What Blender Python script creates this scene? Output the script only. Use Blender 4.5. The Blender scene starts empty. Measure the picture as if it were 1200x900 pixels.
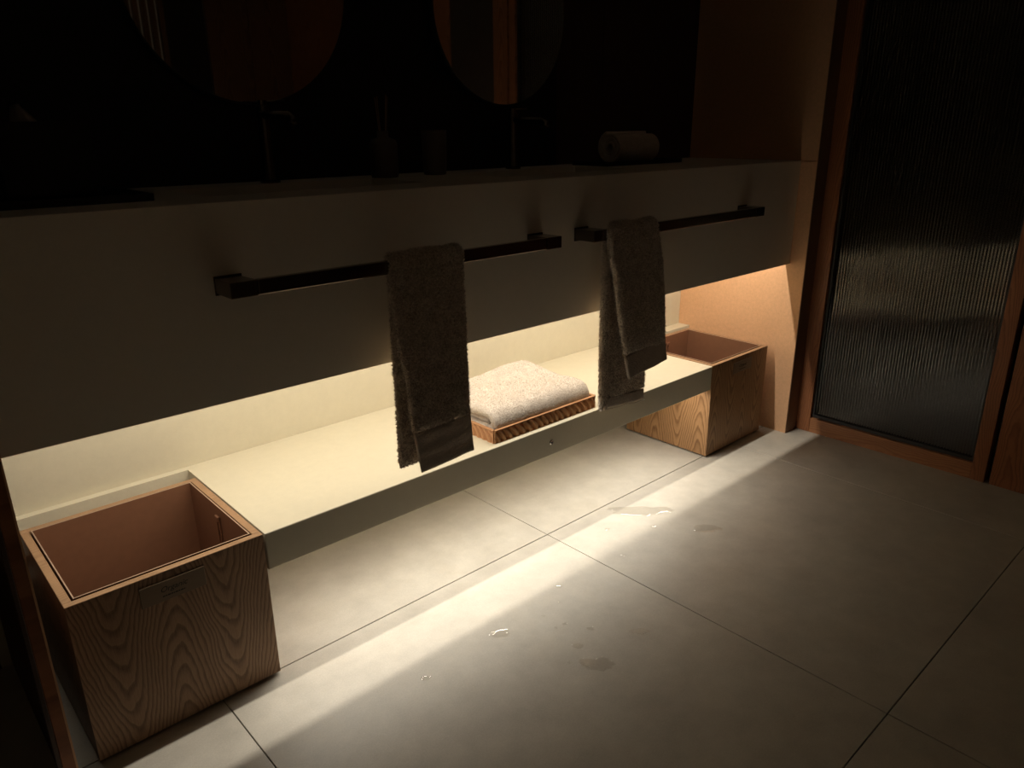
import bpy, bmesh, math, random
import numpy as np
from mathutils import Vector, Matrix, noise

random.seed(7)
rng = np.random.default_rng(7)
C = bpy.context.scene.collection
sc = bpy.context.scene

# ------------------------------------------------------------------ camera, world, light, exposure
F_PX, YAW, PITCH, ROLL = 877.96, math.radians(47.438), math.radians(-18.998), math.radians(-0.433)
fw = Vector((math.cos(YAW)*math.cos(PITCH), math.sin(YAW)*math.cos(PITCH), math.sin(PITCH)))
r0 = Vector((math.sin(YAW), -math.cos(YAW), 0)); u0 = r0.cross(fw)
rt = r0*math.cos(ROLL) + u0*math.sin(ROLL); up = -r0*math.sin(ROLL) + u0*math.cos(ROLL)
cam_data = bpy.data.cameras.new('camera')
cam = bpy.data.objects.new('camera', cam_data); C.objects.link(cam)
cam_data.sensor_width = 36; cam_data.lens = F_PX/1200*36; cam_data.clip_start = 0.02
M = Matrix((rt, up, -fw)).transposed().to_4x4(); M.translation = Vector((-2.015, -1.2441, 1.0501))
cam.matrix_world = M
sc.camera = cam
w = bpy.data.worlds.new('night'); sc.world = w; w.use_nodes = True
w.node_tree.nodes['Background'].inputs[0].default_value = (0.05, 0.03, 0.02, 1)
w.node_tree.nodes['Background'].inputs[1].default_value = 0.0
sc.view_settings.view_transform = 'Standard'; sc.view_settings.look = 'None'
sc.view_settings.gamma = 1; sc.view_settings.use_curve_mapping = False
sc.view_settings.exposure = 0.0
sc.cycles.max_bounces = 14; sc.cycles.diffuse_bounces = 10; sc.cycles.caustics_reflective = False

def strip_light(name, x0, x1, y, z, wd, power, col, tilt=0.0):
    l = bpy.data.lights.new(name, 'AREA'); l.shape = 'RECTANGLE'; l.size = x1-x0; l.size_y = wd
    l.energy = power; l.color = col
    o = bpy.data.objects.new(name, l); C.objects.link(o)
    o.location = ((x0+x1)/2, y, z); o.rotation_euler = (tilt, 0, 0)
    return o
LED_COL = (1.0, 0.91, 0.755)
strip_light('vanity_strip_glow', -1.885, 0.38, 0.062, 0.862, 0.010, 9.9, LED_COL)
strip_light('bench_strip_glow', -1.47, -0.06, 0.080, 0.2515, 0.020, 4.5, (1.0, 0.93, 0.805), math.radians(-32))

# ------------------------------------------------------------------ node helpers
class NT:
    def __init__(self, name):
        self.m = bpy.data.materials.new(name); self.m.use_nodes = True
        self.t = self.m.node_tree; self.n = self.t.nodes; self.l = self.t.links
        self.b = self.n['Principled BSDF']; self.out = self.n['Material Output']
        self.tc = self.n.new('ShaderNodeTexCoord')
    def set(self, **k):
        for a, v in k.items():
            s = self.b.inputs[a.replace('_', ' ')]
            if isinstance(v, bpy.types.NodeSocket): self.l.new(v, s)
            elif isinstance(v, tuple) and len(v) == 3: s.default_value = (*v, 1)
            else: s.default_value = v
        return self
    def math(self, op, a, b=None, c=None):
        n = self.n.new('ShaderNodeMath'); n.operation = op
        for i, v in enumerate((a, b, c)):
            if v is None: continue
            if isinstance(v, bpy.types.NodeSocket): self.l.new(v, n.inputs[i])
            else: n.inputs[i].default_value = v
        return n.outputs[0]
    def map(self, scale=(1, 1, 1), rot=(0, 0, 0), src='Object', vec=None):
        n = self.n.new('ShaderNodeMapping'); n.inputs['Scale'].default_value = scale; n.inputs['Rotation'].default_value = rot
        self.l.new(vec or self.tc.outputs[src], n.inputs[0]); return n.outputs[0]
    def noise(self, scale, detail=4, rough=.5, vec=None, out=0):
        n = self.n.new('ShaderNodeTexNoise'); n.inputs['Scale'].default_value = scale
        n.inputs['Detail'].default_value = detail; n.inputs['Roughness'].default_value = rough
        self.l.new(vec or self.tc.outputs['Object'], n.inputs['Vector']); return n.outputs[out]
    def ramp(self, fac, stops, interp='LINEAR'):
        stops = sorted(stops, key=lambda q: q[0])
        n = self.n.new('ShaderNodeValToRGB'); n.color_ramp.interpolation = interp
        e = n.color_ramp.elements
        while len(e) < len(stops): e.new(0.5)
        for el, (p, c) in zip(e, stops):
            el.position = p; el.color = c if len(c) == 4 else (*c, 1)
        self.l.new(fac, n.inputs[0]); return n.outputs[0]
    def mix(self, fac, a, b, mode='MIX'):
        n = self.n.new('ShaderNodeMix'); n.data_type = 'RGBA'; n.blend_type = mode
        for s, v in ((n.inputs[0], fac), (n.inputs[6], a), (n.inputs[7], b)):
            if isinstance(v, bpy.types.NodeSocket): self.l.new(v, s)
            elif isinstance(v, (int, float)): s.default_value = v
            else: s.default_value = (*v, 1) if len(v) == 3 else v
        return n.outputs[2]
    def bump(self, h, strength=.3, dist=.002):
        n = self.n.new('ShaderNodeBump'); n.inputs['Strength'].default_value = strength; n.inputs['Distance'].default_value = dist
        self.l.new(h, n.inputs['Height']); self.l.new(n.outputs[0], self.b.inputs['Normal'])
    def sep(self, vec=None):
        n = self.n.new('ShaderNodeSeparateXYZ'); self.l.new(vec or self.tc.outputs['Object'], n.inputs[0]); return n.outputs
    def comb(self, x, y, z):
        n = self.n.new('ShaderNodeCombineXYZ')
        for i, v in enumerate((x, y, z)):
            if isinstance(v, bpy.types.NodeSocket): self.l.new(v, n.inputs[i])
            else: n.inputs[i].default_value = v
        return n.outputs[0]

def stone(name, c1, c2, rough=.55, scale=3.0, bump=.05, spec=.4, speck=0.12, blotch=.4):
    k = NT(name)
    a = k.noise(scale, 6, .6); b = k.noise(scale*22, 3, .6); d = k.noise(220, 2, .5)
    base = k.ramp(a, [(.3, c1), (.7, c2)])
    f = k.math('MULTIPLY', k.math('SUBTRACT', b, .5), blotch)
    f = k.math('ADD', k.math('MULTIPLY', k.math('SUBTRACT', d, .5), speck*3), f)
    f = k.math('ADD', f, 1.0)
    col = k.mix(1.0, base, k.comb(f, f, f), 'MULTIPLY')
    rr = k.math('ADD', k.math('MULTIPLY', a, .16), rough-.08)
    k.set(Base_Color=col, Roughness=rr, Specular_IOR_Level=spec)
    k.bump(d, bump, .0008)
    return k.m

def wood(name, light, dark, P=.115, A=105., B=26., off=0.0, rough=.5, contrast=1.0, axis='XZ', line=.62, toff=0.0, rnd=.012, dist=2.0):
    """plain-sawn veneer: cathedral arches between straight side grain"""
    k = NT(name)
    s = k.sep()
    if axis == 'XZ': u = k.math('ADD', s[0], s[1]); v = s[2]
    elif axis == 'YZ': u = s[1]; v = s[2]
    elif axis == 'ZY': u = s[2]; v = s[1]
    else: u = s[1]; v = s[0]
    lo = k.comb(k.math('MULTIPLY', u, 9.), k.math('MULTIPLY', v, 4.), toff)
    n1 = k.noise(1.0, 2, .5, vec=lo); n2 = k.noise(2.1, 3, .6, vec=lo)
    uu = k.math('ADD', k.math('ADD', u, off), k.math('MULTIPLY', k.math('SUBTRACT', n1, .5), .05))
    r = k.math('MULTIPLY', k.math('SUBTRACT', 1.0, k.math('COSINE', k.math('MULTIPLY', uu, 2*math.pi/P))), P/4)
    ph = k.math('ADD', k.math('MULTIPLY', r, A), k.math('MULTIPLY', v, B))
    ph = k.math('ADD', ph, k.math('MULTIPLY', k.math('SUBTRACT', n2, .5), dist))
    fr = k.math('FRACT', ph)
    ring = k.ramp(fr, [(0, (0, 0, 0)), (line-.2, (.12, .12, .12)), (line+.18, (1, 1, 1)), (.93, (.75, .75, .75)), (1, (0, 0, 0))])
    pores = k.noise(1.0, 3, .7, vec=k.comb(k.math('MULTIPLY', u, 900.), k.math('MULTIPLY', v, 40.), 0.3))
    pr = k.ramp(pores, [(.42, (0, 0, 0)), (.62, (1, 1, 1))])
    f = k.math('ADD', k.math('MULTIPLY', ring, .75*contrast), k.math('MULTIPLY', pr, .30*contrast))
    tone = k.noise(1.6, 2, .5, vec=lo)
    lc = k.mix(tone, tuple(c*.82 for c in light), tuple(min(1, c*1.15) for c in light))
    col = k.mix(f, lc, dark)
    k.set(Base_Color=col, Roughness=rough, Specular_IOR_Level=.35)
    k.bump(k.math('SUBTRACT', 1.0, f), .25, .0006)
    return k.m

def plain(name, col, rough=.5, metal=0., spec=.5, **kw):
    k = NT(name); n = k.noise(60, 3, .5)
    c = k.mix(n, tuple(x*.88 for x in col), tuple(min(1, x*1.1) for x in col))
    k.set(Base_Color=c, Roughness=rough, Metallic=metal, Specular_IOR_Level=spec)
    for a, v in kw.items(): k.b.inputs[a.replace('_', ' ')].default_value = v
    return k.m

def terry(name, c1, c2):
    k = NT(name)
    n = k.noise(230, 3, .75); n2 = k.noise(45, 3, .6)
    f = k.math('ADD', k.math('MULTIPLY', n, .7), k.math('MULTIPLY', n2, .3))
    k.set(Base_Color=k.ramp(f, [(.40, c1), (.60, c2)]), Roughness=.95, Specular_IOR_Level=.1)
    k.b.inputs['Sheen Weight'].default_value = .25; k.b.inputs['Sheen Roughness'].default_value = .5
    k.bump(n, .9, .003)
    return k.m

MAT = {}
MAT['bench'] = stone('cream solid surface', (.58, .535, .42), (.61, .565, .445), rough=.5, scale=2.2, spec=.35, speck=.02, blotch=.10)
MAT['apron'] = stone('warm grey beige panel', (.84, .785, .69), (.87, .815, .72), rough=.45, scale=2., spec=.4, speck=.02, blotch=.06)
MAT['pink'] = stone('terracotta pink stone', (.69, .41, .235), (.73, .44, .26), rough=.55, scale=4., spec=.3, speck=.06, blotch=.25)
MAT['dark_panel'] = stone('brown wall panel', (.055, .030, .019), (.07, .038, .024), rough=.5, scale=2.)
MAT['reveal'] = stone('dark brown reveal', (.20, .105, .06), (.24, .13, .075), rough=.5, scale=2.)
MAT['black_wall'] = plain('black lacquered panel', (.008, .0075, .0075), .4)
MAT['dark_wall'] = stone('dark plaster', (.05, .035, .028), (.07, .05, .04), rough=.8)
MAT['ceiling'] = plain('ceiling paint', (.86, .83, .78), .9)  # unseen ceiling, whitened to return more bounce light
MAT['room_wall'] = stone('light plaster', (.78, .72, .64), (.82, .77, .69), rough=.8, blotch=.1)  # pale tone invented so the room walls bounce more light onto the vanity
MAT['grout'] = plain('grout', (.07, .055, .045), .9)
MAT['wood_bin'] = wood('ash veneer', (.42, .255, .15), (.17, .095, .05), off=.03, P=.19, A=95, B=24, rough=.45, rnd=.02, dist=1.6)
MAT['wood_rim'] = wood('ash edge', (.36, .215, .12), (.20, .11, .055), P=.4, A=150, B=6, axis='YX', rough=.45, contrast=.6)
MAT['wood_tray'] = wood('carved oak', (.55, .29, .15), (.40, .20, .09), P=.3, A=160, B=12, axis='YX', contrast=.6)
MAT['wood_door'] = wood('red brown door wood', (.36, .145, .062), (.17, .062, .028), P=.25, A=120, B=9, axis='YZ', rough=.42, contrast=.8)
MAT['wood_rail'] = wood('red brown rail wood', (.40, .18, .080), (.22, .085, .036), P=.25, A=130, B=5, axis='ZY', rough=.42, contrast=.8)
MAT['wood_panel'] = wood('brown wall wood', (.15, .07, .032), (.08, .036, .016), P=.3, A=70, B=6, axis='XZ', rough=.5)
MAT['liner'] = plain('brown leatherette', (.21, .098, .055), .5, spec=.4)
MAT['liner_edge'] = plain('liner edge', (.5, .36, .27), .35, metal=.5)
MAT['black_metal'] = plain('dark bronze metal', (.17, .14, .115), .2, metal=.95)
MAT['black_matte'] = plain('matte black', (.02, .018, .017), .5)
MAT['steel'] = plain('brushed steel', (.6, .57, .53), .25, metal=1.)
MAT['towel'] = terry('brown terry', (.42, .35, .29), (.84, .75, .66))
MAT['pile'] = terry('brown terry loops', (.50, .43, .37), (.95, .88, .79))
MAT['hem'] = terry('woven hem', (.52, .44, .37), (.62, .54, .46))
MAT['white_towel'] = terry('white terry', (.60, .53, .47), (.76, .69, .62))
MAT['white_pile'] = terry('white terry loops', (.66, .58, .51), (.86, .78, .71))
MAT['plate'] = plain('bronze plate', (.24, .17, .11), .42, metal=.15)
MAT['ink'] = plain('engraved ink', (.03, .02, .013), .6)
MAT['tissue'] = plain('tissue paper', (.75, .68, .66), .9)
MAT['mirror'] = plain('mirror silver', (.85, .85, .85), .02, metal=1.)
MAT['ceramic'] = plain('brown ceramic', (.12, .09, .07), .3)

def floor_mat():
    k = NT('grey porcelain')
    a = k.noise(2.3, 7, .62); b = k.noise(13, 6, .65); d = k.noise(340, 2, .5)
    base = k.ramp(a, [(.3, (.44, .41, .365)), (.5, (.49, .46, .41)), (.72, (.535, .505, .45))])
    f = k.math('ADD', k.math('MULTIPLY', k.math('SUBTRACT', b, .5), .52), 1.0)
    f = k.math('ADD', f, k.math('MULTIPLY', k.math('SUBTRACT', d, .5), .30))
    col = k.mix(1.0, base, k.comb(f, f, f), 'MULTIPLY')
    wv = k.ramp(k.noise(4.5, 5, .7), [(.52, (0, 0, 0)), (.62, (1, 1, 1))])
    col = k.mix(k.math('MULTIPLY', wv, .10), col, (.44, .37, .27))
    k.set(Base_Color=col, Roughness=k.math('ADD', k.math('MULTIPLY', b, .14), .40), Specular_IOR_Level=.5)
    k.bump(d, .12, .0007)
    return k.m
MAT['tile'] = floor_mat()
def glass_mat(name, col, rough, ior=1.45):
    k = NT(name); k.set(Base_Color=(*col, 1), Roughness=rough, Transmission_Weight=1., IOR=ior); return k.m
MAT['fluted'] = glass_mat('fluted glass', (.50, .49, .47), .10, 1.75)
MAT['water'] = glass_mat('water', (.97, .97, .97), .0, 1.33)
k = NT('thin water film'); k.n.remove(k.b)
tr_ = k.n.new('ShaderNodeBsdfTransparent'); tr_.inputs[0].default_value = (.93, .925, .915, 1)
gl_ = k.n.new('ShaderNodeBsdfGlossy'); gl_.inputs['Roughness'].default_value = .03; gl_.inputs[0].default_value = (1, 1, 1, 1)
mx_ = k.n.new('ShaderNodeMixShader'); mx_.inputs[0].default_value = .07; k.l.new(tr_.outputs[0], mx_.inputs[1]); k.l.new(gl_.outputs[0], mx_.inputs[2]); k.l.new(mx_.outputs[0], k.out.inputs[0])
MAT['film'] = k.m
k = NT('led diffuser'); k.set(Base_Color=(.9, .8, .6, 1)); k.b.inputs['Emission Color'].default_value = (1, .8, .56, 1); k.b.inputs['Emission Strength'].default_value = 4.0
MAT['led'] = k.m

# ------------------------------------------------------------------ mesh helpers
def obj(name, bm, mat, parent=None, smooth=False, loc=None):
    if isinstance(bm, bpy.types.Mesh): me = bm
    else:
        me = bpy.data.meshes.new(name)
        if name != 'water_puddle': bmesh.ops.recalc_face_normals(bm, faces=bm.faces)
        bm.to_mesh(me); bm.free()
    if mat is not None: me.materials.append(mat)
    if smooth: me.shade_smooth()
    o = bpy.data.objects.new(name, me); C.objects.link(o)
    if parent: o.parent = parent
    if loc: o.location = loc
    return o
def tag(o, label=None, cat=None, group=None, kind=None):
    for kk, v in (('label', label), ('category', cat), ('group', group), ('kind', kind)):
        if v: o[kk] = v
    return o
def empty(name, loc, label, cat, group=None):
    o = bpy.data.objects.new(name, None); C.objects.link(o); o.location = loc; o.empty_display_size = .05
    return tag(o, label, cat, group)
def bx(bm, x0, x1, y0, y1, z0, z1, bev=0.0, seg=2):
    r = bmesh.ops.create_cube(bm, size=1.0)
    vs = r['verts']
    for v in vs:
        v.co = Vector(((x0+x1)/2 + v.co.x*(x1-x0), (y0+y1)/2 + v.co.y*(y1-y0), (z0+z1)/2 + v.co.z*(z1-z0)))
    if bev > 0:
        es = list({e for v in vs for e in v.link_edges})
        bmesh.ops.bevel(bm, geom=es, offset=bev, segments=seg, affect='EDGES', profile=.5)
    return bm
def box(x0, x1, y0, y1, z0, z1, bev=0.0, seg=2):
    return bx(bmesh.new(), x0, x1, y0, y1, z0, z1, bev, seg)
def prism(poly, z0, z1, bev=0.0, seg=2):
    bm = bmesh.new()
    vb = [bm.verts.new((x, y, z0)) for x, y in poly]; vt = [bm.verts.new((x, y, z1)) for x, y in poly]
    n = len(poly)
    bm.faces.new(vb[::-1]); bm.faces.new(vt)
    for i in range(n): bm.faces.new((vb[i], vb[(i+1) % n], vt[(i+1) % n], vt[i]))
    if bev: bmesh.ops.bevel(bm, geom=bm.edges[:], offset=bev, segments=seg, affect='EDGES', profile=.5)
    return bm
def lathe(pts, n=32, bm=None, cx=0, cy=0):
    bm = bm or bmesh.new(); rings = []
    for r, z in pts:
        rings.append([bm.verts.new((cx+r*math.cos(2*math.pi*i/n), cy+r*math.sin(2*math.pi*i/n), z)) for i in range(n)])
    for a, b in zip(rings, rings[1:]):
        for i in range(n): bm.faces.new((a[i], a[(i+1) % n], b[(i+1) % n], b[i]))
    bm.faces.new(rings[0][::-1]); bm.faces.new(rings[-1])
    return bm
def tube(pts, r, n=10, bm=None):
    bm = bm or bmesh.new(); rings = []
    P = [Vector(p) for p in pts]
    ref = None
    for i, p in enumerate(P):
        t = (P[min(i+1, len(P)-1)] - P[max(i-1, 0)]).normalized()
        if ref is None: ref = t.orthogonal().normalized()
        a = (ref - t*ref.dot(t)).normalized(); b = t.cross(a); ref = a
        rings.append([bm.verts.new(p + (a*math.cos(2*math.pi*j/n) + b*math.sin(2*math.pi*j/n))*r) for j in range(n)])
    for a, b in zip(rings, rings[1:]):
        for j in range(n): bm.faces.new((a[j], a[(j+1) % n], b[(j+1) % n], b[j]))
    bm.faces.new(rings[0][::-1]); bm.faces.new(rings[-1])
    return bm

# ------------------------------------------------------------------ dimensions (metres), world = fitted to the photograph
XW, XD = 0.3871, 0.4606          # right stone wall face, face of the door frame
YB, YA = 0.4074, -0.0216         # back wall face, front of the vanity apron
YP = -0.0753                     # end of the right stone wall
SH, ST = 0.3200, 0.0790          # bench top and thickness
L = 1.5178; BW, BD, BH = 0.3375, 0.3342, 0.3208
XP = -1.892                      # right face of the left partition
CT = 0.938; AB = 0.6032          # counter top, apron bottom
X0, X1, Y0 = -3.0, 2.0, -2.75    # room behind the camera

# ------------------------------------------------------------------ the room
fl = obj('floor', box(X0, X1, Y0, YB+.02, -.06, -.0045), MAT['grout']); tag(fl, kind='structure')
T = .9; G = .0011
for i in range(-2, 4):
    for j in range(-4, 2):
        x0 = -.7346 + i*T - T + G; x1 = x0 + T - 2*G
        y1 = .0127 + j*T + G*0; y0 = y1 + G; y1 = y0 + T - 2*G
        x0, x1, y0, y1 = max(x0, X0), min(x1, X1), max(y0, Y0), min(y1, YB)
        if x1-x0 < .02 or y1-y0 < .02: continue
        obj('tile', box(x0, x1, y0, y1, -.004, random.uniform(-.0001, 0.0001)*0, .0006, 1), MAT['tile'], fl)
tag(obj('ceiling', box(X0, X1, Y0, YB+.05, 2.5, 2.56), MAT['ceiling']), kind='structure')

# back wall: stone below the counter, panels above
wb = obj('wall_back', box(X0, X1, YB+.008, YB+.10, -.0045, 2.5), MAT['grout']); tag(wb, kind='structure')
obj('panel', box(XP-.04, XW+.02, YB, YB+.008, 0.0, CT-.02), MAT['bench'], wb)
p = obj('panel', box(XP-.04, -.3145, YB-.004, YB+.008, CT, 2.5), MAT['black_wall'], wb); p['label'] = 'black glossy wall panel behind the mirrors'
p = obj('panel', box(-.3135, -.1085, YB, YB+.008, CT, 2.5), MAT['dark_panel'], wb)
p = obj('panel', box(-.1075, XW+.02, YB, YB+.008, CT, 2.5), MAT['dark_panel'], wb)
obj('panel', box(X0, XP-.05, YB, YB+.008, 0.0, 2.5), MAT['dark_wall'], wb)

# right wall: stone panels up to the door frame
wr = obj('wall_right', box(XW+.010, XW+.066, YP+.0005, YB+.008, -.0045, 2.5), MAT['pink']); tag(wr, kind='structure')
obj('panel', box(XW, XW+.010, YP, YB, 0.0, .9365, .0006, 1), MAT['pink'], wr)
obj('panel', box(XW, XW+.010, YP, YB, .9385, 2.495, .0006, 1), MAT['pink'], wr)

obj('reveal_panel', box(XW+.0005, XD-.0005, YP-.002, YP, 0, 2.498), MAT['reveal'], wr)

# left partition with a wooden front edge
wl = obj('wall_left', box(XP-.021, XP-.001, -.030, YB+.008, -.0045, 2.5), MAT['dark_panel']); tag(wl, kind='structure')
e = obj('edge_trim', box(XP-.0205, XP-.0015, -.034, -.030, 0, 2.498, .001, 1), MAT['wood_door'], wl); e['label'] = 'reddish wood front edge of the partition'
obj('corner_bead', box(XP-.0025, XP+.0005, -.0345, -.031, 0, 2.498), MAT['pink'], wl)
obj('corner_bead', box(XP-.0275, XP-.0205, -.0345, -.030, 0, 2.498, .001, 1), MAT['dark_panel'], wl)
tag(obj('wall_far_left', box(X0-.06, X0, Y0, YB+.1, -.0045, 2.5), MAT['room_wall']), kind='structure')

# front wall (behind the camera, seen only in the mirrors): slats, dark gap, wood panel
wf = obj('wall_front', box(X0, X1, Y0-.06, Y0, -.0045, 2.5), MAT['room_wall']); tag(wf, kind='structure')
for i in range(26):
    xs = -1.45 + i*.045
    obj('slat', box(xs, xs+.026, Y0, Y0+.035, 0, 2.5), MAT['wood_panel'], wf)
for i in range(2):
    obj('panel', box(-.06+i*.26, .196+i*.26, Y0, Y0+.02, 0, 2.5, .001, 1), MAT['wood_panel'], wf)

obj('panel', box(-.30, -.065, Y0, Y0+.012, 0, 2.5), MAT['black_wall'], wf)  # black sheet painted in for the darkness of an open door gap
# ------------------------------------------------------------------ glass door on the right
XG = XD + .022
door = bpy.data.objects.new('door_1', None); C.objects.link(door); door.location = (XD, -.39, 0); door['kind'] = 'structure'
tag(door, 'fluted glass door in a reddish wood frame', None)
def dpart(name, bm, m, lab=None, smooth=False, parent=None):
    bm.transform(Matrix.Translation(-door.location))
    o = obj(name, bm, m, parent or door, smooth)
    if lab: o['label'] = lab
    return o
dpart('door_stile', box(XD, XD+.045, -.1264, YP+.0005, 0.0, 2.3, .0015), MAT['wood_door'])
dpart('door_stile', box(XD, XD+.045, -.692, -.653, 0.0, 2.3, .0015), MAT['wood_door'])
dpart('bottom_rail', box(XD+.001, XD+.044, -.6527, -.1267, 0.0, .053, .0015), MAT['wood_rail'])
dpart('top_rail', box(XD+.001, XD+.044, -.6527, -.1267, 2.24, 2.30, .0015), MAT['wood_rail'])
g = bmesh.new(); bx(g, XG-.008, XG+.012, -.6527, -.6455, .053, 2.24); bx(g, XG-.008, XG+.012, -.1339, -.1267, .053, 2.24); bx(g, XG-.008, XG+.012, -.6455, -.1339, .053, .064)
dpart('gasket', g, MAT['black_matte'])
# fluted pane: vertical reeds on the room side
bm = bmesh.new(); y0, y1, pitch = -.646, -.133, .0090
N = int((y1-y0)/pitch); seg = 6; prev = None
for i in range(N*seg+1):
    y = y0 + (y1-y0)*i/(N*seg); ph = (i % seg)/seg
    x = XG - .0026*math.sin(math.pi*ph)
    a = bm.verts.new((x, y, .056)); b = bm.verts.new((x, y, 2.238)); c = bm.verts.new((XG+.004, y, .056)); d = bm.verts.new((XG+.004, y, 2.238))
    if prev:
        bm.faces.new((prev[0], a, b, prev[1])); bm.faces.new((prev[2], prev[3], d, c)); bm.faces.new((prev[1], b, d, prev[3])); bm.faces.new((prev[0], prev[2], c, a))
    else: bm.faces.new((a, b, d, c))
    prev = (a, b, c, d)
bm.faces.new((prev[0], prev[2], prev[3], prev[1]))
pane = dpart('glass_pane', bm, MAT['fluted'], 'vertically fluted dark glass')
# drops clinging to the pane
bm = bmesh.new()
for i in range(70):
    yy = rng.uniform(-.56, -.16); zz = .075 + abs(rng.normal(0, .11)); r = rng.uniform(.0006, .0014)
    bmesh.ops.create_icosphere(bm, subdivisions=1, radius=r, matrix=Matrix.Translation((XG-.0024, yy, zz)))
d = dpart('water_drops', bm, MAT['water'], 'small water drops on the glass', True); d['kind'] = 'stuff'
tag(obj('wall_door_side', box(XD+.002, XD+.05, -.80, -.706, 0.0, 2.5, .0015), MAT['wood_door']), kind='structure')
bpy.data.objects['wall_door_side']['label'] = 'reddish wood panel beside the glass door'
w2 = obj('wall_door_far', box(XD+.004, XD+.05, Y0, -1.12, 0.0, 2.5, .0015), MAT['wood_door']); tag(w2, kind='structure')
tag(obj('wall_door_middle', box(XD+.010, XD+.05, -1.12, -.80, 0.0, 2.5), MAT['dark_wall']), kind='structure')
tag(obj('trim_1', box(XD, XD+.05, -.705, YP, 2.301, 2.5), MAT['wood_door']), kind='structure')
tag(obj('wall_shower_far', box(X1, X1+.05, Y0, YB+.1, -.0045, 2.5), MAT['dark_wall']), kind='structure')

# ------------------------------------------------------------------ vanity
vn = empty('vanity', (-.75, .2, AB), 'long grey beige wall vanity with a wide apron above the lit bench', 'vanity')
def vpart(name, bm, m, lab=None, smooth=False, parent=None):
    bm.transform(Matrix.Translation(-vn.location)); o = obj(name, bm, m, parent or vn, smooth)
    if lab: o['label'] = lab
    return o
vpart('apron', box(XP+.001, XW-.001, YA, YA+.016, AB, CT, .0008, 1), MAT['apron'])
# counter top with two recessed basins
xs = [XP+.001, -1.50, -1.03, -.80, -.33, XW-.001]; ys = [YA+.0162, .10, .31, YB-.005]
bm = bmesh.new(); z1, zb, zd = CT, CT-.02, CT-.085
def q(a, b, c, d): bm.faces.new([bm.verts.new(v) for v in (a, b, c, d)])
for i in range(5):
    for j in range(3):
        a, b, c, d = xs[i], xs[i+1], ys[j], ys[j+1]
        if i in (1, 3) and j == 1: continue
        q((a, c, z1), (b, c, z1), (b, d, z1), (a, d, z1)); q((a, c, zb), (a, d, zb), (b, d, zb), (b, c, zb))
for i in (1, 3):
    a, b, c, d = xs[i], xs[i+1], ys[1], ys[2]
    for (p0, p1) in (((a, c), (b, c)), ((b, c), (b, d)), ((b, d), (a, d)), ((a, d), (a, c))):
        q((*p0, z1), (*p1, z1), (*p1, zb), (*p0, zb))
a, b, c, d = xs[0], xs[-1], ys[0], ys[-1]
for (p0, p1) in (((a, c), (b, c)), ((b, c), (b, d)), ((b, d), (a, d)), ((a, d), (a, c))):
    q((*p0, zb), (*p1, zb), (*p1, z1), (*p0, z1))
bmesh.ops.remove_doubles(bm, verts=bm.verts, dist=1e-5)
vpart('countertop', bm, MAT['apron'])
for i in (1, 3):
    a, b, c, d = xs[i], xs[i+1], ys[1], ys[2]
    bm = bmesh.new()
    bx(bm, a-.008, b+.008, c-.008, d+.008, zd-.006, zd); bx(bm, a-.008, a, c-.008, d+.008, zd, zb); bx(bm, b, b+.008, c-.008, d+.008, zd, zb)
    bx(bm, a, b, c-.008, c, zd, zb); bx(bm, a, b, d, d+.008, zd, zb)
    vpart('basin', bm, MAT['ceramic'])
h = vpart('light_profile', box(XP+.004, XW-.004, .052, .072, .863, .872), MAT['steel'], 'metal profile of the hidden light strip')
vpart('diffuser', box(XP+.006, XW-.006, .055, .069, .8625, .863), MAT['led'], parent=h)
vpart('mounting_rail', box(XP+.004, XW-.004, .056, .068, .872, CT-.020), MAT['black_matte'])

# ------------------------------------------------------------------ floating bench (T-shaped, notched for the two bins)
bench = empty('floating_bench', (-.75, .2, SH-ST), 'cream floating bench shelf lit from above, notched at both ends for bins', 'bench')
def bpart(name, bm, m, lab=None, smooth=False, parent=None):
    bm.transform(Matrix.Translation(-bench.location)); o = obj(name, bm, m, parent or bench, smooth)
    if lab: o['label'] = lab
    return o
yn = .3874
# cross-section with the light channel in the underside, run along x, plus the strip behind the bins
zc0, zc1 = SH-ST, .2590
prof = [(0, zc0), (.056, zc0), (.056, zc1), (.104, zc1), (.104, zc0), (yn, zc0), (yn, SH), (0, SH)]
bm = bmesh.new(); xa, xb = -L+.004, -.003
A_ = [bm.verts.new((xa, y, z)) for y, z in prof]; B_ = [bm.verts.new((xb, y, z)) for y, z in prof]
bm.faces.new(A_); bm.faces.new(B_[::-1])
for i in range(8): bm.faces.new((A_[i], B_[i], B_[(i+1) % 8], A_[(i+1) % 8]))
es = [e for e in bm.edges if all(v.co.y < .001 for v in e.verts)]
bmesh.ops.bevel(bm, geom=es, offset=.0022, segments=2, affect='EDGES', profile=.5)
for x0_, x1_, y0_ in ((XP+.001, xa, yn), (xb, XW-.001, yn-.03)): bx(bm, x0_, x1_, y0_, YB-.001, SH-ST, SH)
bx(bm, xa, xb, yn, YB-.001, SH-ST, SH)
slab = bpart('slab', bm, MAT['bench'])
s = bpart('sensor', lathe([(.0070, 0), (.0070, .0016), (.0058, .0030), (.0048, .0030)], 24), MAT['steel'], 'small round chrome sensor')
s.data.transform(Matrix.Translation(Vector((0, 0, 0))))
s.data.transform(Matrix.Translation(bench.location)); s.data.transform(Matrix.Rotation(math.radians(90), 4, 'X')); s.location = Vector((-.736, 0.0, .277)) - bench.location
s2 = obj('lens', lathe([(.0047, 0), (.0047, .0026), (.002, .0034)], 20), MAT['black_matte'], s, True)
s2.data.transform(Matrix.Rotation(math.radians(90), 4, 'X'))
h = bpart('light_profile', box(-1.49, -.04, .062, .099, .2555, .2590), MAT['steel'], 'metal profile of the light strip under the bench')
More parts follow.
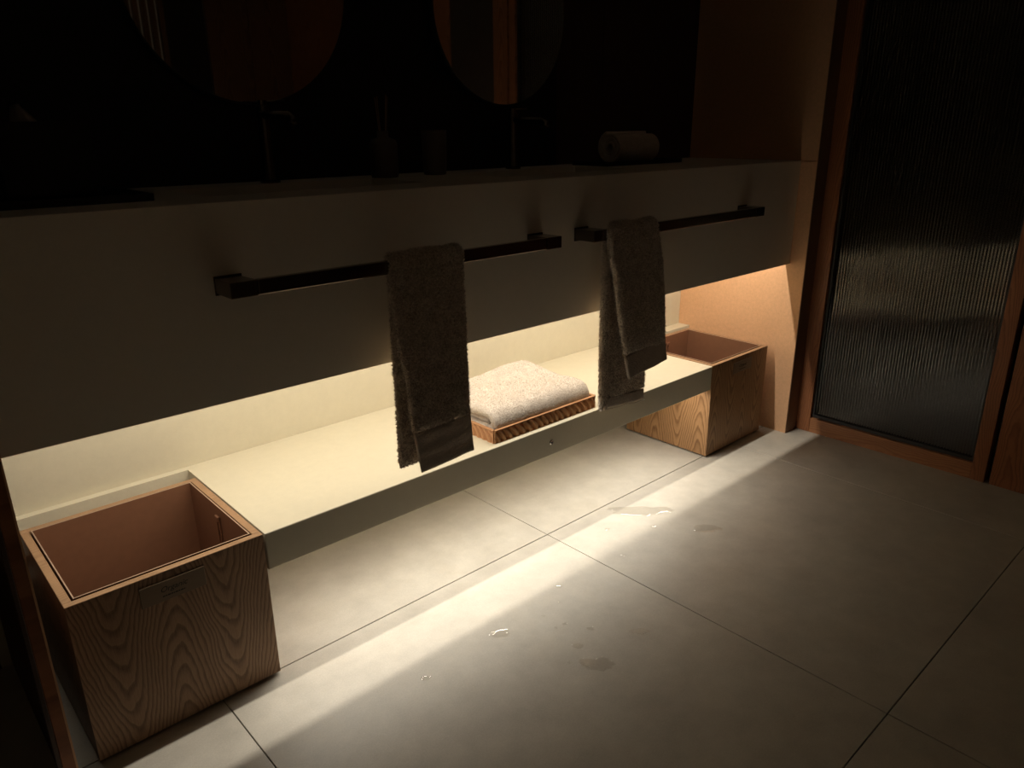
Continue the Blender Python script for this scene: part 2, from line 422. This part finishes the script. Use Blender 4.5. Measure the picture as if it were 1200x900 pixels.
bpart('diffuser', box(-1.48, -.05, .068, .092, .2549, .2555), MAT['led'], parent=h)

# ------------------------------------------------------------------ bins
def make_bin(loc, label, plate_x, strap, seedoff):
    t = empty('waste_bin', loc, label, 'bin', 'square wooden waste bins at the bench ends')
    th = .014; W, D, H = BW, BD, BH
    wd = MAT['wood_bin'] if not seedoff else MAT['wood_bin2']
    def pt(name, bm, m, parent=None, lab=None, smooth=False):
        o = obj(name, bm, m, parent or t, smooth)
        if lab: o['label'] = lab
        return o
    f = .006
    pt('front_panel', box(0, W, 0, th, f, H-.0016), wd)
    pt('back_panel', box(0, W, D-th, D, f, H-.0016), wd)
    pt('side_panel', box(0, th, th, D-th, f, H-.0016), wd)
    pt('side_panel', box(W-th, W, th, D-th, f, H-.0016), wd)
    pt('base', box(th, W-th, th, D-th, f, f+.012), wd)
    rim = bmesh.new()
    bx(rim, 0, W, 0, th, H-.0016, H, .0006, 1); bx(rim, 0, W, D-th, D, H-.0016, H, .0006, 1)
    bx(rim, 0, th, th, D-th, H-.0016, H, .0006, 1); bx(rim, W-th, W, th, D-th, H-.0016, H, .0006, 1)
    pt('rim', rim, MAT['wood_rim'], lab='pale wood rim')
    for fx in (.02, W-.036):
        for fy in (.012, D-.028):
            pt('foot', lathe([(.008, 0), (.008, f)], 12, None, fx+.008, fy+.008), MAT['black_matte'])
    # thin folded liner standing inside
    g = .0035; a0, a1, b0, b1 = th+g, W-th-g, th+g, D-th-g; s = .002; zt = H+.0004; zb = f+.0125
    ln = bmesh.new()
    bx(ln, a0, a1, b0, b1, zb, zb+s); bx(ln, a0, a1, b0, b0+s, zb+s, zt); bx(ln, a0, a1, b1-s, b1, zb+s, zt)
    bx(ln, a0, a0+s, b0+s, b1-s, zb+s, zt); bx(ln, a1-s, a1, b0+s, b1-s, zb+s, zt)
    l = pt('liner', ln, MAT['liner'], lab='removable brown liner')
    ed = bmesh.new(); e1 = .0010
    bx(ed, a0-.0002, a1+.0002, b0-.0002, b0+s, zt, zt+e1); bx(ed, a0-.0002, a1+.0002, b1-s, b1+.0002, zt, zt+e1)
    bx(ed, a0-.0002, a0+s, b0+s, b1-s, zt, zt+e1); bx(ed, a1-s, a1+.0002, b0+s, b1-s, zt, zt+e1)
    pt('edge_binding', ed, MAT['liner_edge'], l)
    # strap loop
    pts = []
    for k in range(17):
        u = k/16; ang = math.pi*u
        pts.append((math.cos(ang)*.007, -math.sin(ang)*.0))
    sm = bmesh.new()
    bx(sm, -.0085, .0085, -.006, -.001, -.012, 0, .0015); bx(sm, -.0085, -.0045, -.0035, -.0012, -.065, -.010, .0008); bx(sm, .0045, .0085, -.0035, -.0012, -.065, -.010, .0008)
    bx(sm, -.0085, .0085, -.0035, -.0012, -.069, -.0645, .0008)
    so = pt('pull_strap', sm, MAT['liner'], l)
    if strap == 'right': so.rotation_euler = (0, 0, math.radians(-90)); so.location = (a1-s-.0005, .165, H-.018)
    else: so.location = (.19, b1-s-.0005, H-.022)
    # engraved plate
    pw, ph = .112, .034
    pl = pt('name_plate', box(plate_x, plate_x+pw, -.0022, 0.0, H-.056, H-.017, .0007, 1), MAT['plate'], lab='thin bronze coloured name plate')
    c = bpy.data.curves.new('lettering', 'FONT'); c.body = 'Organic'; c.size = .0145; c.shear = .35; c.extrude = .0001; c.align_x = 'CENTER'
    tmp = bpy.data.objects.new('tmp', c); C.objects.link(tmp)
    me = bpy.data.meshes.new_from_object(tmp.evaluated_get(bpy.context.evaluated_depsgraph_get())); bpy.data.objects.remove(tmp)
    lo = obj('lettering', me, MAT['ink'], pl); lo.rotation_euler = (math.pi/2, 0, 0); lo.location = (plate_x+pw*.5, -.0023, H-.038)
    sm = bmesh.new(); x = plate_x+pw*.32
    for k in range(9):
        wdt = (.004, .0025, .0055, .003, .002, .0045, .003, .005, .002)[k]; bx(sm, x, x+wdt, -.0024, -.0021, H-.0475, H-.0452); x += wdt+.0009
    pt('small_print', sm, MAT['ink'], pl)
    return t
MAT['wood_bin2'] = wood('ash veneer narrow', (.40, .225, .105), (.17, .085, .035), off=-.035, P=.17, A=95, B=18, rough=.45, toff=3.7, rnd=.018, dist=1.5)
make_bin((-L-BW, 0, 0), 'square ash veneer waste bin in the near left corner, plate facing the room', .1105, 'right', 0)
make_bin((0, 0, 0), 'square ash veneer waste bin at the far right end, beside the pink wall', .123, 'back', 1)

# ------------------------------------------------------------------ towel bars
def make_bar(x0, x1, label):
    yf = YA-.0634; zt, zb2 = .8185, .7935
    t = empty('towel_bar', ((x0+x1)/2, YA, .806), label, 'towel bar', 'dark square towel bars on the vanity apron')
    def pt(name, bm):
        bm.transform(Matrix.Translation(-t.location)); return obj(name, bm, MAT['black_metal'], t)
    pt('rail', box(x0+.046, x1-.046, yf, yf+.014, zb2, zt, .0024, 3))
    for a, b in ((x0, x0+.0455), (x1-.0455, x1)):
        pt('bracket', prism([(a, yf), (b, yf), (b, yf+.016), (b-.003, yf+.016), (b-.003, YA-.003), (a, YA-.003)], zb2-.0005, zt+.0005, .0012))
        pt('wall_plate', box(a-.001, b+.001, YA-.003, YA, zb2-.004, zt+.003, .0008))
make_bar(-1.552, -.797, 'dark bronze square towel bar on the left half of the vanity apron')
make_bar(-.688, .072, 'dark bronze square towel bar on the right half of the apron, nearer the glass door')

# ------------------------------------------------------------------ towels
def lerp(tab, s):
    if s <= tab[0][0]: return tab[0][1]
    for (a, va), (b, vb) in zip(tab, tab[1:]):
        if s <= b: 
            u = (s-a)/(b-a); return va + (vb-va)*u
    return tab[-1][1]
def sheet(path, xl, xr, th, nx=60, seed=0., amp=.0012, rib=None, wave=0.0, skewz=0.0, cap=True):
    """path: list of (y,z). cross-section = flat rounded ribbon spanning xl(s)..xr(s), s=arc length"""
    P = [Vector((0, y, z)) for y, z in path]; S = [0]
    for a, b in zip(P, P[1:]): S.append(S[-1]+(b-a).length)
    verts = []; faces = []; ring = 2*nx
    for i, p in enumerate(P):
        t = (P[min(i+1, len(P)-1)]-P[max(i-1, 0)]).normalized(); n = Vector((0, -t.z, t.y))   # points outwards for an up-going front layer
        if n.y > 0 and False: n = -n
        s = S[i]; a, b = xl(s), xr(s)
        endf = min(1, (min(s, S[-1]-s)/(th*.6)+.25)) ** .5 if cap else 1
        for side in (0, 1):
            for k in range(nx):
                u = k/(nx-1); u = u if side == 0 else 1-u
                x = a+(b-a)*u
                ed = min(u, 1-u)*(b-a)/(th*.55); ef = math.sqrt(max(0, 1-(1-min(1, ed))**2)); ef = max(ef, .08)
                h = th/2*ef*endf*(1 if side == 0 else -1)
                q = p+n*h
                q.x = x
                nn = noise.noise(Vector((x*26+seed, s*20, seed)))*amp*1.6 + noise.noise(Vector((x*150, s*150, seed+5*side)))*amp*.45
                w_ = wave*math.sin(x*55+seed+s*3)*(1 if side == 0 else .5)
                rb = 0
                if rib: rb = rib*math.sin(2*math.pi*s/.0042)*ef*(1 if side == 0 else -1)
                q = q + n*(nn*(1 if side == 0 else .6)+w_+rb)
                q.z += skewz*(x-(a+b)/2)
                verts.append(q)
    for i in range(len(P)-1):
        for k in range(ring):
            a = i*ring+k; b = i*ring+(k+1) % ring
            faces.append((a, b, b+ring, a+ring))
    faces.append(tuple(range(ring))[::-1]); faces.append(tuple(range((len(P)-1)*ring, len(P)*ring)))
    me = bpy.data.meshes.new('sheet'); me.from_pydata([tuple(v) for v in verts], [], faces)
    bm = bmesh.new(); bm.from_mesh(me); bmesh.ops.recalc_face_normals(bm, faces=bm.faces); bm.to_mesh(me); bm.free()
    return me
def pile(me, n, length, width, seed=1, lean=.8):
    """loops of terry standing off a mesh as slim triangles"""
    r = np.random.default_rng(seed)
    me.calc_loop_triangles()
    V = np.array([v.co[:] for v in me.vertices]); Tt = np.array([t.vertices[:] for t in me.loop_triangles])
    A, B, D = V[Tt[:, 0]], V[Tt[:, 1]], V[Tt[:, 2]]
    N = np.cross(B-A, D-A); ar = np.linalg.norm(N, axis=1); N /= ar[:, None]+1e-12
    idx = r.choice(len(Tt), n, p=ar/ar.sum())
    u = r.random(n); v = r.random(n); f = u+v > 1; u[f] = 1-u[f]; v[f] = 1-v[f]
    P = A[idx]+(B-A)[idx]*u[:, None]+(D-A)[idx]*v[:, None]; Nn = N[idx]
    R = r.normal(size=(n, 3)); dirn = Nn+R*lean*.6; dirn /= np.linalg.norm(dirn, axis=1)[:, None]
    side = np.cross(dirn, r.normal(size=(n, 3))); side /= np.linalg.norm(side, axis=1)[:, None]
    ln = length*r.uniform(.5, 1.1, n)[:, None]
    a = P-Nn*.0004-side*width/2; b = P-Nn*.0004+side*width/2; c = P+dirn*ln
    vv = np.empty((n*3, 3)); vv[0::3] = a; vv[1::3] = b; vv[2::3] = c
    m = bpy.data.meshes.new('pile'); m.vertices.add(n*3); m.vertices.foreach_set('co', vv.ravel())
    m.loops.add(n*3); m.loops.foreach_set('vertex_index', np.arange(n*3)); m.polygons.add(n)
    m.polygons.foreach_set('loop_start', np.arange(n)*3); m.update(calc_edges=True); m.validate()
    return m
def shift(me, o): me.transform(Matrix.Translation(-Vector(o.location))); return me

BAR_F = YA-.0634; BAR_B = BAR_F+.014; BAR_T = .8185
def drape(zf, zb, th, yoff_f=0.0, yoff_b=0.0):
    yf = BAR_F-th/2-.0012; yb = BAR_B+th/2+.0012; zt = BAR_T+th/2+.0012; r = (yb-yf)/2
    pts = []
    n = 70
    for i in range(n):
        z = zf+(zt-r-zf)*i/n; k = 1-i/n; pts.append((yf-yoff_f*k, z))
    for i in range(13):
        a = math.pi*(i/12); pts.append(((yf+yb)/2-math.cos(a)*r, zt-r+math.sin(a)*r))
    for i in range(1, n+1):
        z = zt-r+(zb-zt+r)*i/n; k = i/n; pts.append((yb-yoff_b*k, z))
    return pts, yf, yb, zt
def zof(path):
    P = [Vector((0, *p)) for p in path]; S = [0]
    for a, b in zip(P, P[1:]): S.append(S[-1]+(b-a).length)
    return S
# left towel
t1 = empty('hand_towel', (-1.16, YA-.056, .806), 'dark brown terry towel folded over the left towel bar, longer front with ribbed hem', 'towel', 'dark brown towels hanging on the bars')
path, yf, yb, zt = drape(.474, .392, .0125, .004, 0.0)
S = zof(path); top = S[70]; tot = S[-1]
xl = lambda s: lerp([(0, -1.229), (.10, -1.236), (.19, -1.252), (top-.03, -1.260), (top+.01, -1.256), (top+.05, -1.246), (tot, -1.244)], s)
xr = lambda s: lerp([(0, -1.082), (.10, -1.085), (top-.02, -1.088), (top+.02, -1.086), (tot, -1.10)], s)
m1 = sheet(path, xl, xr, .0125, 70, 2.3, .0014, wave=.0012)
shift(m1, t1); body = obj('towel_body', m1, MAT['towel'], t1, True)
o = obj('terry_loops', pile(m1, 42000, .0052, .0026, 3), MAT['pile'], body); o['kind'] = 'stuff'
hp = [(yf-.0045+.0005*i/40, .387+(.4765-.387)*i/40) for i in range(41)]
hm = sheet(hp, lambda s: lerp([(0, -1.214), (.0895, -1.2285)], s), lambda s: lerp([(0, -1.074), (.0895, -1.082)], s), .0085, 60, 2.3, .0010, rib=.0006, wave=.0010, skewz=.06)
shift(hm, t1); obj('hem_band', hm, MAT['hem'], t1, True)['label'] = 'flat ribbed hem band'
# right towel
t2 = empty('hand_towel', (-.53, YA-.056, .806), 'dark brown terry towel on the right bar, short front flap over a longer back', 'towel', 'dark brown towels hanging on the bars')
path, yf, yb, zt = drape(.502, .372, .0125, .006, -.004)
S = zof(path); top = S[70]; tot = S[-1]
xl = lambda s: lerp([(0, -.577), (.10, -.604), (.2, -.622), (top-.03, -.645), (top+.01, -.648), (top+.04, -.606), (tot, -.600)], s)
xr = lambda s: lerp([(0, -.408), (.12, -.418), (.22, -.436), (top-.02, -.458), (top+.02, -.462), (top+.05, -.452), (tot, -.440)], s)
m2 = sheet(path, xl, xr, .0125, 70, 7.9, .0016, wave=.0016)
shift(m2, t2); body = obj('towel_body', m2, MAT['towel'], t2, True)
o = obj('terry_loops', pile(m2, 42000, .0052, .0026, 4), MAT['pile'], body); o['kind'] = 'stuff'
hp = [(yf-.0062+.0004*i/40, .440+(.505-.440)*i/40) for i in range(41)]
hm = sheet(hp, lambda s: lerp([(0, -.557), (.065, -.578)], s), lambda s: lerp([(0, -.392), (.065, -.408)], s), .0085, 60, 7.9, .0010, rib=.0006, wave=.0012, skewz=.12)
shift(hm, t2); obj('hem_band', hm, MAT['hem'], t2, True)['label'] = 'flat ribbed hem band'
# back layer: rolled fold at its left edge and a piped bottom
fp = [(yb-.001, .352+(.800-.352)*i/60) for i in range(61)]
fm = sheet(fp, lambda s: lerp([(0, -.624), (.2, -.630), (.448, -.632)], s), lambda s: lerp([(0, -.602), (.2, -.606), (.448, -.613)], s), .0150, 24, 4.4, .0014)
shift(fm, t2); fo = obj('folded_edge', fm, MAT['towel'], t2, True)
o = obj('terry_loops', pile(fm, 7000, .0052, .0026, 5), MAT['pile'], fo); o['kind'] = 'stuff'
hp = [(yb+.0005, .346+(.376-.346)*i/20) for i in range(21)]
hm = sheet(hp, lambda s: -.604, lambda s: -.441, .0085, 50, 1.9, .0008, rib=.0004, skewz=-.09)
shift(hm, t2); obj('hem_band', hm, MAT['hem'], t2, True)
tb = bmesh.new(); tube([(-.624+.183*i/14, yb-.0035, .3515-.0165*i/14+.0012*math.sin(i)) for i in range(15)], .0012, 6, tb)
tb.transform(Matrix.Translation(-t2.location)); obj('edge_piping', tb, MAT['white_pile'], t2, True)['label'] = 'pale stitched bottom edge'

# ------------------------------------------------------------------ carved tray with the folded white towel
TX0, TX1, TY0, TY1, TZ = -.918, -.545, .016, .300, SH
HT = .034
tray = empty('towel_tray', ((TX0+TX1)/2, (TY0+TY1)/2, TZ), 'low carved wooden tray with wavy grooved sides on the bench', 'tray')
def tpart(name, bm, m, parent=None, smooth=False):
    bm.transform(Matrix.Translation(-tray.location)); return obj(name, bm, m, parent or tray, smooth)
tpart('base', box(TX0+.007, TX1-.007, TY0+.007, TY1-.007, TZ, TZ+.008), MAT['wood_tray'])
def carved(length, nrm):
    """relief strip in local (u along, v up, w outward)"""
    bm = bmesh.new(); nu, nv = int(length/.0009), 18; g = []
    for i in range(nu+1):
        col = []
        for j in range(nv+1):
            u = length*i/nu; v = HT*j/nv
            fade = max(0, min(1, (HT-.0025-v)/.0015))*min(1, v/.002+.3)
            c = (u + .75*v - .0045*math.sin(v/HT*math.pi) + .004*math.sin(u*33))/.0205
            ph = c-math.floor(c); w_ = 1-(math.sin(math.pi*(ph/.62)**1.5)**.7 if ph < .62 else 0)
            col.append(bm.verts.new((u, -(.0040-.0075*(1-w_)*fade*(1 if 0.004 < u < length-.004 else .2)), v)))
        g.append(col)
    for i in range(nu):
        for j in range(nv): bm.faces.new((g[i][j], g[i+1][j], g[i+1][j+1], g[i][j+1]))
    # back side closing box
    bk = [[bm.verts.new((length*i, .0045, HT*j)) for j in (0, 1)] for i in (0, 1)]
    bm.faces.new((bk[0][0], bk[0][1], bk[1][1], bk[1][0]))
    bm.faces.new([bk[0][1]]+[g[i][nv] for i in range(nu+1)]+[bk[1][1]])
    bm.faces.new([g[i][0] for i in range(nu+1)][::-1]+[bk[0][0], bk[1][0]])
    bm.faces.new([g[0][j] for j in range(nv+1)]+[bk[0][1], bk[0][0]])
    bm.faces.new([g[nu][j] for j in range(nv+1)][::-1]+[bk[1][0], bk[1][1]])
    return bm
for (length, ang, org) in ((TX1-TX0-.008, 0, (TX0+.004, TY0+.004, TZ)), (TX1-TX0-.008, math.pi, (TX1-.004, TY1-.004, TZ)),
                           (TY1-TY0-.008, -math.pi/2, (TX0+.004, TY1-.004, TZ)), (TY1-TY0-.008, math.pi/2, (TX1-.004, TY0+.004, TZ))):
    bm = carved(length, 0); bm.transform(Matrix.Translation(org) @ Matrix.Rotation(ang, 4, 'Z')); tpart('carved_side', bm, MAT['wood_tray'])

ft = empty('folded_towel', (-.73, .16, TZ+.008), 'thick white terry towel folded flat in the carved tray', 'towel')
def wsheet(path, x0, x1, th, seed):
    def f(s): return 0
    P = path
    me = sheet(P, lambda s: x0+.004*math.sin(s*14+seed), lambda s: x1+.006*math.sin(s*11+seed+1), th, 110, seed, .0026, wave=0)
    return me
def cpath(z0, z1, yfront, yback, n=26):
    r = (z1-z0)/2; pts = []
    for i in range(n): pts.append((yback+(yfront+r-yback)*i/n, z0))
    for i in range(13):
        a = math.pi*i/12; pts.append((yfront+r-r*math.sin(a), z0+r-r*math.cos(a)))
    for i in range(1, n+1): pts.append((yfront+r+(yback-yfront-r)*i/n, z1))
    return pts[::-1]
zb0 = TZ+.008
wm = wsheet(cpath(zb0+.012, zb0+.053, .034, .285), -.905, -.558, .021, 1.7)
def warp(me, top_only=True):
    for v in me.vertices:
        x, y, z = v.co
        h = max(0, (z-(zb0+.02))/.045)
        z += h*(.010*noise.noise(Vector((x*9, y*9, 2.2))) + .010*math.exp(-((x+.66)**2/.006+(y-.27)**2/.003)) + .005*math.exp(-((y-.07)**2/.003)) + .004*math.exp(-((x+.59)**2/.001)))
        x += .006*noise.noise(Vector((y*14, z*20, 1)))
        v.co = (x, y, z)
warp(wm); 
mod = wm; shift(wm, ft); wo = obj('outer_fold', wm, MAT['white_towel'], ft, True)
o = obj('terry_loops', pile(wm, 120000, .0028, .0012, 8), MAT['white_pile'], wo); o['kind'] = 'stuff'
im = sheet([(.275-(.275-.062)*i/20, zb0+.0325) for i in range(21)], lambda s: -.893+.003*math.sin(s*20), lambda s: -.572, .019, 70, 6.1, .0016)
shift(im, ft); io = obj('inner_fold', im, MAT['white_towel'], ft, True)
o = obj('terry_loops', pile(im, 20000, .0024, .0011, 9), MAT['white_pile'], io); o['kind'] = 'stuff'

# ------------------------------------------------------------------ mirrors
def make_mirror(cx, r, zc, ztop, label):
    t = empty('wall_mirror', (cx, YB-.004, zc), label, 'mirror', 'pill shaped mirrors over the vanity')
    def outline(rr):
        pts = [(rr*math.sin(-math.pi/2+math.pi*i/40), -rr*math.cos(-math.pi/2+math.pi*i/40)) for i in range(41)]
        pts += [(-x, (ztop-zc)-z) for x, z in pts]
        return pts
    def slabm(pts, ya, yb, bev):
        bm = bmesh.new(); n = len(pts)
        f = [bm.verts.new((x, ya, z)) for x, z in pts]; b = [bm.verts.new((x, yb, z)) for x, z in pts]
        bm.faces.new(f); bm.faces.new(b[::-1])
        for i in range(n): bm.faces.new((f[i], b[i], b[(i+1) % n], f[(i+1) % n]))
        return bm
    obj('mirror_glass', slabm(outline(r-.003), -.0215, -.019, 0), MAT['mirror'], t)
    obj('backing_frame', slabm(outline(r), -.019, 0.0, 0), MAT['black_matte'], t)
make_mirror(-1.264, .243, 1.341, 1.95, 'larger pill shaped frameless mirror, left of the pair on the black wall')
make_mirror(-.543, .234, 1.337, 1.95, 'slightly smaller pill shaped frameless mirror, right of the pair beside the brown wall panels')

# ------------------------------------------------------------------ taps
def make_tap(cx, label, h):
    t = empty('basin_tap', (cx, .345, CT), label, 'tap', 'tall black taps on the counter')
    obj('tap_body', lathe([(.021, 0), (.021, .004), (.0125, .006), (.0125, h-.012), (.014, h-.010), (.014, h), (.012, h+.002)], 28), MAT['black_metal'], t, True).data.shade_flat()
    obj('spout', tube([(0, 0, h-.018), (0, -.05, h-.018), (0, -.11, h-.020), (0, -.125, h-.026), (0, -.128, h-.038)], .0085, 14), MAT['black_metal'], t, True)
    l = obj('lever', tube([(0, 0, h+.002), (0, 0, h+.012)], .010, 16), MAT['black_metal'], t)
    obj('lever_pin', tube([(0, 0, h+.008), (.05, 0, h+.012)], .0028, 8), MAT['black_metal'], l, True)
make_tap(-1.262, 'tall black basin tap in front of the left mirror', .155)
make_tap(-.545, 'tall black basin tap in front of the right mirror', .145)

# ------------------------------------------------------------------ things on the counter
tr = empty('amenity_tray', (-1.735, .245, CT), 'flat dark tray at the left end of the counter under the tissue box', 'tray')
def flat_tray(t, wx, wy, m):
    bm = bmesh.new(); bx(bm, -wx/2, wx/2, -wy/2, wy/2, 0, .006, .001, 1); obj('tray_base', bm, m, t)
    bm = bmesh.new(); e = .006
    bx(bm, -wx/2, wx/2, -wy/2, -wy/2+e, .006, .012); bx(bm, -wx/2, wx/2, wy/2-e, wy/2, .006, .012)
    bx(bm, -wx/2, -wx/2+e, -wy/2+e, wy/2-e, .006, .012); bx(bm, wx/2-e, wx/2, -wy/2+e, wy/2-e, .006, .012)
    obj('tray_rim', bm, m, t)
flat_tray(tr, .29, .32, MAT['black_matte'])
tb = empty('tissue_box', (-1.713, .235, CT+.006), 'black cube tissue box with a white tissue pulled up', 'tissue box')
bm = bmesh.new(); H_ = .118; a = .066
for (x0, x1, y0, y1) in ((-a, a, -a, -.02), (-a, a, .02, a), (-a, -.035, -.02, .02), (.035, a, -.02, .02)): bx(bm, x0, x1, y0, y1, H_-.004, H_)
bx(bm, -a, a, -a, -a+.004, 0, H_-.004); bx(bm, -a, a, a-.004, a, 0, H_-.004); bx(bm, -a, -a+.004, -a+.004, a-.004, 0, H_-.004); bx(bm, a-.004, a, -a+.004, a-.004, 0, H_-.004)
bx(bm, -a, a, -a, a, -.0005+.0005, .004)
obj('box_shell', bm, MAT['black_matte'], tb)
bm = bmesh.new(); g = []
for i in range(15):
    col = []
    for j in range(9):
        u = i/14; v = j/8
        wx = .033*(1-.55*v); x = -wx+2*wx*u; z = H_-.03+v*(.054+.012*math.sin(u*3.0)-.02*u)
        col.append(bm.verts.new((x-.012*v, .010*math.sin(u*7+v*3)*(.3+v), z)))
    g.append(col)
for i in range(14):
    for j in range(8): bm.faces.new((g[i][j], g[i+1][j], g[i+1][j+1], g[i][j+1]))
bmesh.ops.solidify(bm, geom=bm.faces[:], thickness=.0006)
obj('tissue', bm, MAT['tissue'], tb, True)['label'] = 'white tissue sticking out'

tr2 = empty('amenity_tray', (-.115, .285, CT), 'flat dark tray at the right end of the counter under a rolled towel', 'tray')
flat_tray(tr2, .36, .14, MAT['black_matte'])
rl = empty('rolled_towel', (-.112, .285, CT+.006), 'pale rolled face towel on the right counter tray', 'towel')
# spiral roll along x
bm = bmesh.new(); turns = 3.2; n = 120; L_ = .19
inn, outr = [], []
for i in range(n+1):
    a = 2*math.pi*turns*i/n; r = .006+.0105*a/(2*math.pi)
    inn.append((r*math.cos(a), r*math.sin(a))); outr.append(((r+.0085)*math.cos(a), (r+.0085)*math.sin(a)))
zc = .006+.0105*turns+.0085
rows = []
for (y, z) in inn+outr[::-1]:
    rows.append([bm.verts.new((x, y, z+zc)) for x in (-L_/2, -L_/2+.004, L_/2-.004, L_/2)])
m_ = len(rows)
for i in range(m_):
    a, b = rows[i], rows[(i+1) % m_]
    for kx in range(3): bm.faces.new((a[kx], a[kx+1], b[kx+1], b[kx]))
for i in range(n):
    for kx in (0, 3): bm.faces.new((rows[i][kx], rows[i+1][kx], rows[m_-2-i][kx], rows[m_-1-i][kx]))
mn = min(v.co.z for v in bm.verts)
for v in bm.verts: v.co.z -= mn
obj('towel_roll', bm, MAT['white_towel'], rl, True)

rd = empty('reed_bottle', (-.997, .30, CT), 'dark bottle holding thin upright sticks between the two taps', 'bottle')
obj('bottle_body', lathe([(.030, 0), (.032, .004), (.032, .075), (.028, .084), (.013, .090), (.013, .104), (.010, .104), (.010, .09)], 28), MAT['ceramic'], rd, True)
for i in range(4):
    a = i*1.7; obj('reed', tube([(0.002*math.cos(a), .002*math.sin(a), .02), (.018*math.cos(a), .012*math.sin(a), .178+.01*math.sin(i*3))], .0013, 6), MAT['wood_rim'], rd)
cp = empty('tumbler', (-.850, .30, CT), 'small dark tumbler on the counter left of the right tap', 'cup')
obj('cup_body', lathe([(.026, 0), (.028, .003), (.031, .104), (.0285, .104), (.0255, .006), (.001, .006)], 28), MAT['ceramic'], cp, True)

# ------------------------------------------------------------------ water on the floor
def puddle(x, y, rx, ry, seed, label, h=.0005, ang=-.74):
    bm = bmesh.new(); n = 40; rings = []
    for f, z in ((1.0, 0.0), (.96, h*.6), (.88, h*.92), (.6, h), (.25, h)):
        ring = []
        for i in range(n):
            a = 2*math.pi*i/n
            k = 1+.55*noise.noise(Vector((math.cos(a)*1.3, math.sin(a)*1.3, seed)))+.30*noise.noise(Vector((math.cos(a)*4, math.sin(a)*4, seed)))
            px, py = rx*f*k*math.cos(a), ry*f*k*math.sin(a)
            ring.append(bm.verts.new((px*math.cos(ang)-py*math.sin(ang), px*math.sin(ang)+py*math.cos(ang), z)))
        rings.append(ring)
    for a, b in zip(rings, rings[1:]):
        for i in range(n): bm.faces.new((a[i], a[(i+1) % n], b[(i+1) % n], b[i]))
    bm.faces.new(rings[-1])
    bm.normal_update()
    if sum(f.normal.z for f in bm.faces) < 0: bmesh.ops.reverse_faces(bm, faces=bm.faces)
    o = obj('water_puddle', bm, MAT['film'], None, True, (x, y, .0001)); tag(o, label, 'puddle', 'water spots on the floor tiles')
    return o
def at(px, py):
    d = fw + rt*((px-600)/F_PX) - up*((py-450)/F_PX); o = M.translation; t = -o.z/d.z; return o.x+d.x*t, o.y+d.y*t
for (px, py, rx, ry, sd, lab) in (
    (655, 687, .008, .006, 1, 'topmost of the small water drops in the middle of the large tile'),
    (655, 706, .004, .0035, 2, 'tiny water drop directly below the topmost drop'),
    (637, 722, .005, .003, 3, 'tiny bright water drop left of the drop cluster'),
    (662, 731, .007, .005, 4, 'round water drop in the middle of the cluster of drops'),
    (651, 736, .004, .0035, 5, 'tiny water drop just left of the round middle drop'),
    (692, 737, .008, .006, 6, 'oval water drop on the right side of the cluster'),
    (677, 757, .012, .008, 7, 'larger oval water drop just above the wide damp patch'),
    (667, 777, .003, .003, 8, 'tiniest water drop left of the wide damp patch'),
    (700, 778, .034, .026, 9, 'widest irregular puddle below the cluster of drops'),
    (748, 740, .022, .010, 10, 'faint thin puddle right of the drop cluster'),
    (588, 742, .026, .013, 11, 'thin puddle left of the drops beside the bright band'),
    (830, 619, .034, .022, 12, 'rounded puddle on the tile right of the cross joint'),
    (752, 598, .080, .030, 13, 'long thin puddle on the bright band before the right bin'),
    (766, 617, .009, .006, 14, 'small water drop below the long thin puddle'),
    (730, 651, .008, .003, 15, 'small bright water drop just right of the joint crossing'),
    (712, 620, .006, .005, 16, 'small water drop in the bright band right of the crossing'),
    (498, 795, .010, .007, 17, 'faint water drop in the grainy glare at lower left')):
    x, y = at(px, py); puddle(x, y, rx, ry, sd*3.3, lab, h=.0006 if rx > .01 else .0011)
